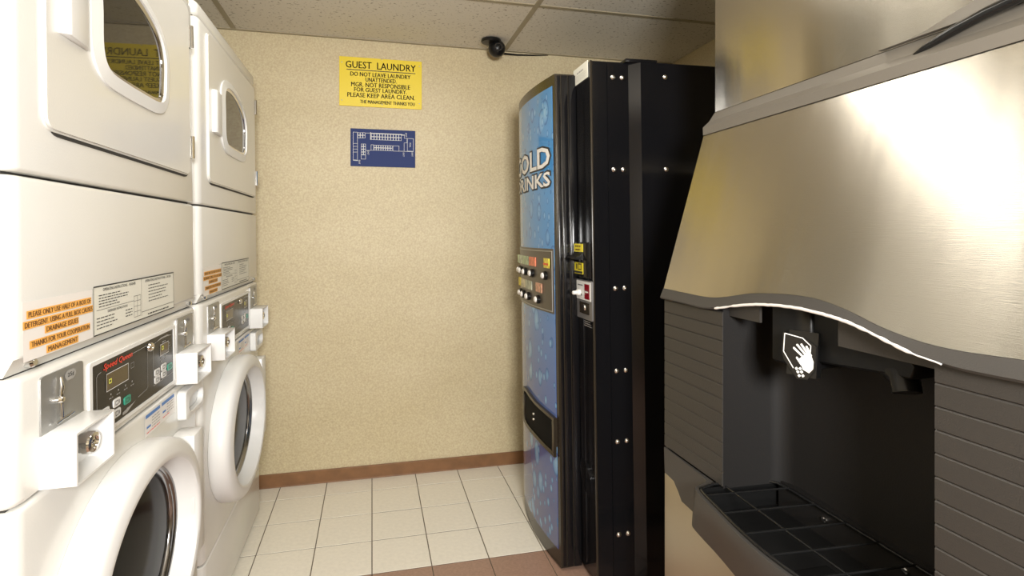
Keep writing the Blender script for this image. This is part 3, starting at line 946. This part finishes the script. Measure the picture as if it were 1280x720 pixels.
# cabinet shell behind everything: sides, back and lower stainless cabinet
grain_uv(ibox('lower_cabinet', (.803, XB, Y0, Y1, .05, .628), M['steel_low'], r=.003, label='plain stainless lower cabinet'))
for x in (.88, 1.54):
    for y in (Y0 + .08, Y1 - .08):
        bm = bmesh.new(); lathe(bm, [(0.0, .022), (.012, .022), (.014, .012), (.052, .012)], 'z', (x, y), n=12, cap0=True, cap1=True); io('foot', bm, M['black'])
grain_uv(ibox('upper_body', (1.02, XB, Y0 + .002, Y1 - .002, .630, 1.584), M['steel_low']))
for y0, y1 in ((Y0, Y0 + .012), (Y1 - .012, Y1)):
    bm = bmesh.new()
    prism(bm, [(.808, .630), (1.03, .630), (1.03, 1.585), (.934, 1.585), (.806, 1.145), (.808, 1.10)], 'y', y0, y1)
    io('side_cheek', bm, M['grey_plastic'])
# wavy boundary
wave = [(.389, 1.148), (.45, 1.147), (.541, 1.142), (.621, 1.138), (.681, 1.140), (.753, 1.151), (.822, 1.168), (.90, 1.180), (.985, 1.180),
        (1.081, 1.172), (1.121, 1.165), (1.165, 1.156), (1.212, 1.149), (1.26, 1.1465), (1.329, 1.147), (1.457, 1.149)]
low = [(.389, 1.118), (.46, 1.116), (.535, 1.114), (.615, 1.112), (.655, 1.116), (.687, 1.120), (.742, 1.132), (.805, 1.146), (.877, 1.154),
       (.961, 1.156), (1.058, 1.149), (1.13, 1.137), (1.195, 1.124), (1.253, 1.118), (1.35, 1.119), (1.457, 1.120)]
wave = catmull(wave, 5, closed=False); low = catmull(low, 5, closed=False)
def sx_(z): return .8 + (z - 1.145) * .2909
YS = [Y0 + (Y1 - Y0) * i / 64 for i in range(65)]
bm = bmesh.new()
rows = []
for y in YS:
    z0 = interp(wave, y)
    rows.append([bm.verts.new((sx_(z0), y, z0)), bm.verts.new((sx_(1.584), y, 1.584)), bm.verts.new((sx_(1.584) + .01, y, 1.584)), bm.verts.new((sx_(z0) + .01, y, z0))])
for A_, B_ in zip(rows, rows[1:]):
    for i in range(4): bm.faces.new([A_[i], A_[(i + 1) % 4], B_[(i + 1) % 4], B_[i]])
bm.faces.new(rows[0]); bm.faces.new(rows[-1][::-1])
grain_uv(io('slanted_panel', bm, M['steel'], smooth=0.5, label='slanted brushed stainless front panel'))
bm = bmesh.new()
rows = []
for y in YS:
    z1, z0 = interp(wave, y), interp(low, y)
    rows.append([bm.verts.new(p) for p in ((sx_(z1) - .0015, y, z1 - .0005), (sx_(z0) - .003, y, z0 + .004), (sx_(z0), y, z0), (sx_(z0) + .030, y, z0 + .001), (sx_(z1) + .02, y, z1 - .001))])
for A_, B_ in zip(rows, rows[1:]):
    for i in range(5): bm.faces.new([A_[i], A_[(i + 1) % 5], B_[(i + 1) % 5], B_[i]])
bm.faces.new(rows[0]); bm.faces.new(rows[-1][::-1])
band = io('wavy_trim', bm, M['trim_grey'], smooth=0.7, label='wavy grey trim with a chipped white lower edge')
bm = bmesh.new()
ys = [.640 + (1.195 - .640) * i / 60 for i in range(61)]
pts, rr_ = [], []
for i, y in enumerate(ys):
    z = interp(low, y)
    pts.append((sx_(z) - .0028, y, z + .0015 + random.uniform(-.0004, .0004)))
    rr_.append(.0013 if y < .69 else (random.uniform(.0018, .0034) if (y < .80 or y > 1.13) else .0032))
tube(bm, pts, rr_, 8)
io('chipped_edge', bm, M['worn'], band)
# grooved side panels: slats, each its own piece
def slat_mesh(y0, y1):
    bm = bmesh.new()
    prism(bm, [(.822, 0), (.8034, 0), (.8030, .0008), (.8030, .0306), (.8062, .0341), (.822, .0344)], 'y', y0, y1)
    bmesh.ops.transform(bm, matrix=ICE, verts=bm.verts)
    bmesh.ops.recalc_face_normals(bm, faces=bm.faces)
    me = bpy.data.meshes.new('slat'); bm.to_mesh(me); bm.free(); me.materials.append(M['grey_plastic']); return me
for (y0, y1) in ((RY1, Y1 - .001), (Y0 + .001, RY0)):
    ibox('panel_backing', (.818, .850, y0 + .002, y1 - .002, .700, 1.125), M['grey_plastic'])
    me = slat_mesh(y0, y1)
    for k in range(11):
        o = link('slat', me, None, ice); o.location = (0, 0, 1.0495 - .0344 * k + 0.0)
    o = link('slat', me, None, ice); o.location = (0, 0, 1.0495 + .0344); 
# recess liner with rounded back corners
bm = bmesh.new()
inn = [(.806, RY1), (.93, RY1 - .002), (.958, RY1 - .012), (.970, RY1 - .04), (.970, RY0 + .04), (.958, RY0 + .012), (.93, RY0 + .002), (.806, RY0)]
rowsA = [bm.verts.new((x, y, .700)) for x, y in inn]; rowsB = [bm.verts.new((x, y, 1.16)) for x, y in inn]
rowsA2 = [bm.verts.new((x + .006 if 0 < i < 7 else x, y + (.004 if i < 4 else -.004), .700)) for i, (x, y) in enumerate(inn)]
rowsB2 = [bm.verts.new((x + .006 if 0 < i < 7 else x, y + (.004 if i < 4 else -.004), 1.16)) for i, (x, y) in enumerate(inn)]
for i in range(7):
    bm.faces.new([rowsA[i], rowsA[i + 1], rowsB[i + 1], rowsB[i]])
    bm.faces.new([rowsA2[i], rowsB2[i], rowsB2[i + 1], rowsA2[i + 1]])
    bm.faces.new([rowsB[i], rowsB[i + 1], rowsB2[i + 1], rowsB2[i]])
    bm.faces.new([rowsA[i + 1], rowsA[i], rowsA2[i], rowsA2[i + 1]])
liner = io('recess_liner', bm, M['liner'], smooth=0.9)
ibox('recess_ceiling', (.826, 1.018, RY0 - .03, RY1 + .03, 1.160, 1.170), M['liner'])
ibox('recess_valance', (.822, .828, 1.075, RY1 - .002, 1.108, 1.160), M['grey_plastic'])
ibox('recess_valance', (.822, .828, RY0 + .002, .86, 1.098, 1.160), M['grey_plastic'])
# tray
CYM = .923
half = [(.8020, 1.457), (.799, 1.34), (.796, 1.26), (.788, 1.228), (.764, 1.215), (.744, 1.203), (.733, 1.165), (.722, 1.085), (.711, 1.000), (.707, .923)]
outl = catmull(half + [(x, 2 * CYM - y) for x, y in half[-2::-1]], 4, closed=False)
bm = bmesh.new()
prof = [(0.000, .700), (-.001, .697), (.006, .655), (.020, .588)]
def tuck(x, y, dx, z):
    t = (.700 - z) / .112
    d = abs(y - CYM)
    if d > .20: y += math.copysign(.048 * t * max(0, min(1, (d - .20) / .06)) * max(0, min(1, (.52 - d) / .2)), y - CYM)
    return (min(x + dx * (1 if d < .32 else .2), .815), y, z)
R_ = [[bm.verts.new(tuck(x, y, dx, z)) for x, y in outl] for dx, z in prof]
for A_, B_ in zip(R_, R_[1:]):
    for i in range(len(outl) - 1): bm.faces.new([A_[i], A_[i + 1], B_[i + 1], B_[i]])
inner = [(.8175, y) for x, y in outl]
I0 = [bm.verts.new((x, y, .588)) for x, y in inner]
for i in range(len(outl) - 1): bm.faces.new([R_[-1][i], R_[-1][i + 1], I0[i + 1], I0[i]])
# rim, down into basin
def basin(x, y, k):
    t = (x - .84) * k + .84 if abs(y - CYM) < .30 else x
    return t
rim = []
for x, y in outl:
    d = abs(y - CYM)
    if d < .272: rim.append((x + .016, y))
    elif d < .285: rim.append((x + .016 + (d - .272) / .013 * (.806 - x - .016), y))
    else: rim.append((.806, y))
Ra = [bm.verts.new((x, y, .700)) for x, y in rim]
for i in range(len(outl) - 1): bm.faces.new([R_[0][i + 1], R_[0][i], Ra[i], Ra[i + 1]])
tray = io('drip_tray', bm, M['trim_grey'], smooth=0.7, label='bowed charcoal drip tray')
bm = bmesh.new()
gl_ = [(x + .0155, y) for x, y in outl if abs(y - CYM) < .274]
xw = gl_ + [(.96, gl_[-1][1] + .004), (.96, gl_[0][1] - .004)]
prism(bm, [(x, y) for x, y in gl_] + [(.968, RY0 - .012), (.968, RY1 + .012)], 'z', .636, .640)
bas = io('tray_basin', bm, M['black'])
bm = bmesh.new()
A_ = [bm.verts.new((x, y, .700)) for x, y in gl_]; B_ = [bm.verts.new((x + .006, y, .640)) for x, y in gl_]
for i in range(len(gl_) - 1): bm.faces.new([A_[i], A_[i + 1], B_[i + 1], B_[i]])
bmesh.ops.solidify(bm, geom=bm.faces[:], thickness=.002)
io('basin_wall', bm, M['black'])
ibox('drain_opening', (.78, .88, .80, .95, .640, .6412), M['deep_black'], bas)
for y_ in (1.197, .645): ibox('basin_end', (.752, .968, y_, y_ + .004, .638, .699), M['black'])
ibox('basin_back', (.955, .975, RY0 + .004, RY1 - .004, .638, .708), M['liner'])
for y in (1.035, .842):
    bm = bmesh.new(); lathe(bm, [(.956, .006), (.951, .0055), (.949, .002)], 'x', (y, .682), 1.3, 12, cap0=True, cap1=True); io('screw', bm, M['chrome'])
# wire grate
fro = [(x + .0105, y) for x, y in outl if abs(y - CYM) < .272]
fro = [(min(x, 1), y) for x, y in fro]
loop = [(.792, 1.2025)] + [p for p in fro] + [(.792, 2 * CYM - 1.2025), (.925, 2 * CYM - 1.190), (.946, 2 * CYM - 1.172), (.950, 2 * CYM - 1.13), (.950, 1.13), (.946, 1.172), (.925, 1.190)]
GZ = .704
bm = bmesh.new(); tube(bm, [(x, y, GZ) for x, y in loop], .0036, 8, closed=True)
gr = io('grate', bm, M['wire'], smooth=1.0, label='black coated wire drip grate')
def fx_(y): return interp(sorted([(b_, a) for a, b_ in outl]), y) + .0105
for y in (1.150, 1.068, .984, .907, .830, .755, .690):
    bm = bmesh.new(); tube(bm, [(fx_(y), y, GZ + .002), (.951, y - .012, GZ + .002)], .0022, 6)
    io('grate_wire', bm, M['wire'], gr)
bm = bmesh.new(); tube(bm, [(.812, 1.198, GZ + .001), (.808, .95, GZ + .001), (.808, .65, GZ + .001)], .0022, 6)
io('grate_wire', bm, M['wire'], gr)
# dispensing head, chute and hand sign
bm = bmesh.new(); prism(bm, [(.835, 1.055), (.835, .985), (.850, .955), (.93, .955), (.93, 1.055)], 'z', 1.030, 1.165)
bev(bm, .005, 1)
hd = io('dispensing_head', bm, M['black'], label='black dispensing head with hand sign plate')
bm = bmesh.new()
prism(bm, [(.958, 1.160), (.958, 1.046), (.80, 1.060), (.745, 1.062), (.735, 1.085), (.80, 1.160)], 'x', .855, .93)
bev(bm, .004, 1)
io('ice_chute', bm, M['black'])
bm = bmesh.new(); tube(bm, [(.89, .835, 1.085), (.875, .775, 1.062), (.87, .765, 1.035)], [.026, .024, .022], 12); io('chute_spout', bm, M['black'])
# sign plate faces back toward the room, turned to the user
c0 = Vector((.820, .962, 1.008))
un = Vector((.52, -.854, 0)); vn = Vector((0.12, .05, .99)).normalized(); un = (un - vn * un.dot(vn)).normalized()
nn = un.cross(vn)
def quad_plate(bm, pts, t0, t1):
    A_ = [bm.verts.new(c0 + un * u + vn * v + nn * t0) for u, v in pts]; B_ = [bm.verts.new(c0 + un * u + vn * v + nn * t1) for u, v in pts]
    bm.faces.new(A_[::-1]); bm.faces.new(B_)
    for i in range(len(pts)): j = (i + 1) % len(pts); bm.faces.new([A_[i], A_[j], B_[j], B_[i]])
hexo = [(-.031, .095), (.010, .090), (.034, .074), (.034, .052), (.034, .030), (.022, .008), (.002, .006), (-.026, .040), (-.031, .055)]
S_ = .98
hexo = [(u * S_, v) for u, v in hexo]
bm = bmesh.new(); quad_plate(bm, hexo, 0, .004)
sg = io('hand_sign', bm, M['display'], hd, smooth=None, label='small black sign with white hand and ice cubes')
bm = bmesh.new(); quad_plate(bm, [(-.02, .012), (.035, .012), (.035, .10), (-.02, .10)], -.03, -.001)
io('lever_block', bm, M['black'], hd)
def ipt(u, v): return ICE @ (c0 + un * u * S_ + vn * v + nn * .0048)
bm = bmesh.new()
def bpoly(pts): bm.faces.new([bm.verts.new(ipt(*p)) for p in pts])
def bline(a, b_, t):
    a, b_ = Vector(a), Vector(b_); d = (b_ - a).normalized() * t / 2; n = Vector((-d.y, d.x))
    bpoly([tuple(a - n), tuple(b_ - n), tuple(b_ + d * .6), tuple(b_ + n), tuple(a + n)])
for a, b_ in (((-.027, .092), (-.027, .056)), ((-.027, .056), (-.006, .026)), ((-.027, .092), (.008, .087)), ((.008, .087), (.024, .074)), ((.024, .074), (.024, .058))):
    bline(a, b_, .0018)
bpoly([(.004, .046), (.016, .058), (.026, .056), (.031, .044), (.031, .030), (.024, .021), (.012, .026)])
for a, b_ in (((.012, .050), (-.008, .066)), ((.016, .055), (-.002, .073)), ((.021, .056), (.006, .075)), ((.026, .054), (.016, .072)), ((.010, .034), (-.001, .048))):
    bline(a, b_, .0040)
for u, v in ((.000, .026), (.007, .027), (.003, .020), (.010, .021), (.006, .013), (.013, .014)):
    bpoly([(u - .0032, v), (u, v - .0034), (u + .0034, v), (u, v + .0034)])
me = bpy.data.meshes.new('hand_symbol'); bm.normal_update(); bm.to_mesh(me); bm.free()
link('hand_symbol', me, M['worn'], sg)
# top cap: light lip, sloping ledge
bm = bmesh.new()
prism(bm, [(.926, 1.586), (1.10, 1.586), (1.10, 1.654), (.964, 1.6535), (.945, 1.626), (.930, 1.613), (.925, 1.608)], 'y', Y0, Y1)
io('top_cap', bm, M['cap_grey'], smooth=0.2)
hump_bm = bm = bmesh.new(); hump = [(.389, 1.700), (.50, 1.700), (.60, 1.697), (.68, 1.690), (.748, 1.678), (.80, 1.664), (.853, 1.652), (.90, 1.648)]
ys = [p[0] for p in hump]
rows = [[bm.verts.new(p) for p in ((.9515, y, 1.656), (.9555, y, max(z, 1.657)), (.9625, y, max(z, 1.657)), (.9625, y, 1.656))] for y, z in hump]
for A_, B_ in zip(rows, rows[1:]):
    for i in range(4): bm.faces.new([A_[i], A_[(i + 1) % 4], B_[(i + 1) % 4], B_[i]])
bm.faces.new(rows[0]); bm.faces.new(rows[-1][::-1])
hump_bm = bm
bm = bmesh.new(); tube(bm, [(.943, .815, 1.622), (.942, .795, 1.628), (.941, .74, 1.641), (.940, .69, 1.650), (.940, .64, 1.656), (.940, .56, 1.660), (.940, .42, 1.661)],
                       [.003, .0055, .0085, .009, .009, .009, .009], 12)
hose = io('black_hose', bm, M['wire'])


# ice maker standing on the dispenser
im = empty('ice_maker', (1.3, .92, 1.654))
tag(im, 'plain stainless ice maker cabinet standing on top of the dispenser', 'ice maker')
def mo(name, bm, m, parent=None, label=None):
    bmesh.ops.transform(bm, matrix=Matrix.Translation((-1.3, -.92, -1.654)), verts=bm.verts)
    return obj(name, bm, m, parent or im, 0.6, label)
bm = bmesh.new(); box(bm, .964, 1.60, Y0, Y1, 1.6545, 2.18); bev(bm, .003); grain_uv(mo('cabinet', bm, M['steel']))
bm = bmesh.new(); box(bm, .958, 1.61, Y0 - .004, Y1 + .004, 2.182, 2.20); bev(bm, .003); mo('lid', bm, M['cap_grey'])

mo('curved_ledge', hump_bm, M['cap_grey'])

# ------------------------------------------------------------------ signs on the back wall
X_ = Vector((1, 0, 0)); Zv = Vector((0, 0, 1))
x0, x1, z0, z1 = -.168, .264, 1.984, 2.245
sg1 = empty('laundry_sign', ((x0 + x1) / 2, YB - .001, z0))
tag(sg1, 'yellow GUEST LAUNDRY rules sign screwed to the back wall', 'sign')
def rel(o, root):
    o.matrix_world = Matrix.Identity(4)
    o.parent = root
    o.matrix_parent_inverse = Matrix.Translation(root.location).inverted()
    return o
bm = bmesh.new(); box(bm, x0, x1, YB - .006, YB - .0005, z0, z1); bev(bm, .001, 1)
rel(obj('sign_board', bm, M['sign_yellow']), sg1)
sw, sh = x1 - x0, z1 - z0
f = Flat((x0, YB - .006, z0), X_, Zv, .0008)
def tl(s_, a, b_, t, bt, o=0):
    for d in (0, .0007, .0014):
        f.text(s_, a * sw + d, b_ * sw + d - .0014, (1 - bt) * sh, (1 - t) * sh, 0)
tl('GUEST  LAUNDRY', .075, .925, .085, .225, .008)
f.rect(.085 * sw, .92 * sw, (1 - .268) * sh, (1 - .252) * sh)
tl('DO NOT LEAVE LAUNDRY', .13, .86, .30, .385)
tl('UNATTENDED.', .31, .69, .405, .49)
tl('MGR. NOT RESPONSIBLE', .14, .855, .51, .60)
tl('FOR GUEST LAUNDRY.', .175, .815, .615, .70)
tl('PLEASE KEEP AREA CLEAN.', .095, .915, .725, .815)
tl('THE MANAGEMENT THANKS YOU', .245, .915, .865, .935)
rel(f.done('lettering', M['print_black'], None), sg1)
for u, v in ((.03, .88), (.97, .90), (.03, .11), (.97, .12), (.51, .985), (.51, .06)):
    bm = bmesh.new(); lathe(bm, [(YB - .0055, .0035), (YB - .0075, .003), (YB - .008, .001)], 'y', (x0 + u * sw, z0 + v * sh), 1, 10, cap0=True, cap1=True)
    rel(obj('screw', bm, M['sign_edge']), sg1)

x0, x1, z0, z1 = -.111, .229, 1.665, 1.866
sg2 = empty('floor_plan_sign', ((x0 + x1) / 2, YB - .001, z0))
tag(sg2, 'dark blue building floor plan sign below the yellow sign', 'sign')
bm = bmesh.new(); box(bm, x0, x1, YB - .005, YB - .0005, z0, z1); bev(bm, .001, 1)
rel(obj('sign_board', bm, M['sign_blue']), sg2)
sw, sh = x1 - x0, z1 - z0
f = Flat((x0, YB - .005, z0), X_, Zv, .0008)
T = .0016
def q(x, y): return ((x - 143) / 307 * sw, (1 - (y - (458 + (x - 143) * .045)) / 180) * sh)
def qbox(xa, xb, ya, yb, t=T):
    sl = (xa + xb) / 2
    (ua, va), (ub, vb) = q(xa, ya), q(xb, yb)
    f.ring(min(ua, ub), max(ua, ub), min(va, vb), max(va, vb), t)
def ql(a, b_, t=T): f.line(q(*a), q(*b_), t)
qbox(155, 176, 476, 612)
for y in (531, 545, 558, 572): ql((155, y), (176, y))
for xx in (176, 188, 200):
    qbox(xx, xx + 12, 479, 492); qbox(xx, xx + 12, 492, 506)
for y in (533, 546, 559, 572): qbox(192, 203, y, y + 13); qbox(203, 214, y, y + 13)
qbox(192, 214, 585, 607)
for i in range(11):
    qbox(240 + i * 13, 253 + i * 13, 484 + i * .6, 499 + i * .6); qbox(240 + i * 13, 253 + i * 13, 499 + i * .6, 514 + i * .6)
ql((237, 480), (237, 512), .004); ql((237, 482), (385, 489), .003)
for i in range(8):
    qbox(252 + i * 11, 263 + i * 11, 539 + i * .5, 552 + i * .5); qbox(252 + i * 11, 263 + i * 11, 552 + i * .5, 565 + i * .5)
qbox(238, 252, 537, 565); qbox(342, 372, 543, 571)
ql((385, 492), (397, 492), .004); ql((397, 490), (397, 508)); ql((397, 508), (410, 508)); ql((410, 508), (410, 530)); ql((410, 530), (396, 530)); ql((396, 530), (396, 570))
ql((372, 570), (440, 573)); qbox(411, 441, 508, 572)
ql((214, 482), (237, 482)); ql((214, 565), (238, 565)); ql((157, 610), (175, 612), .005)
for s_, xx, yy in (('EXIT', 402, 482), ('EXIT', 432, 577), ('EXIT', 390, 577), ('EXIT', 222, 566), ('EXIT', 181, 610)):
    (ua, va), (ub, vb) = q(xx, yy), q(xx + 7, yy + 20)
    f.text(s_, ua, ub, vb, va, .0, rot=True)
(ua, va), (ub, vb) = q(421, 530), q(429, 552); f.text('POOL', ua, ub, vb, va, 0, rot=True)
rel(f.done('plan_lines', M['print_white'], None), sg2)

# ------------------------------------------------------------------ dome camera on the ceiling
dc = empty('security_camera', (.652, 2.985, ZC - .0012))
tag(dc, 'small black dome security camera on the ceiling above the back wall', 'security camera')
bm = bmesh.new(); lathe(bm, [(0, .052), (-.010, .054), (-.016, .050), (-.018, .02)], 'z', (-.036, -.02), 1, 28, cap0=True, cap1=True); obj('mount', bm, M['black'], dc)
bm = bmesh.new()
lathe(bm, [(.046 - .046 * math.cos(a) - .084, max(.0005, .046 * math.sin(a))) for a in [math.pi * i / 14 for i in range(15)]], 'z', (0, 0), 1, 28, cap0=True, cap1=True)
obj('camera_ball', bm, M['black'], dc, smooth=1.2)
bm = bmesh.new(); lathe(bm, [(-.030, .022), (-.046, .022), (-.0465, .016), (-.041, .013), (-.041, .002)], 'y', (0.0, -.042), 1, 24, cap0=True, cap1=True); obj('lens', bm, M['cam_glass'], dc, smooth=1.0)
cb = None
bm = bmesh.new(); tube(bm, [(.690, 3.03, ZC - .016), (.72, 3.115, ZC - .020), (.80, 3.127, ZC - .018), (.90, 3.129, ZC - .012), (.985, 3.131, ZC - .005)], [.006, .006, .005, .004, .002], 8)
cb = obj('cable', bm, M['black'])
tag(cb, 'thin black cable running right from the dome camera along the ceiling edge', 'cable')
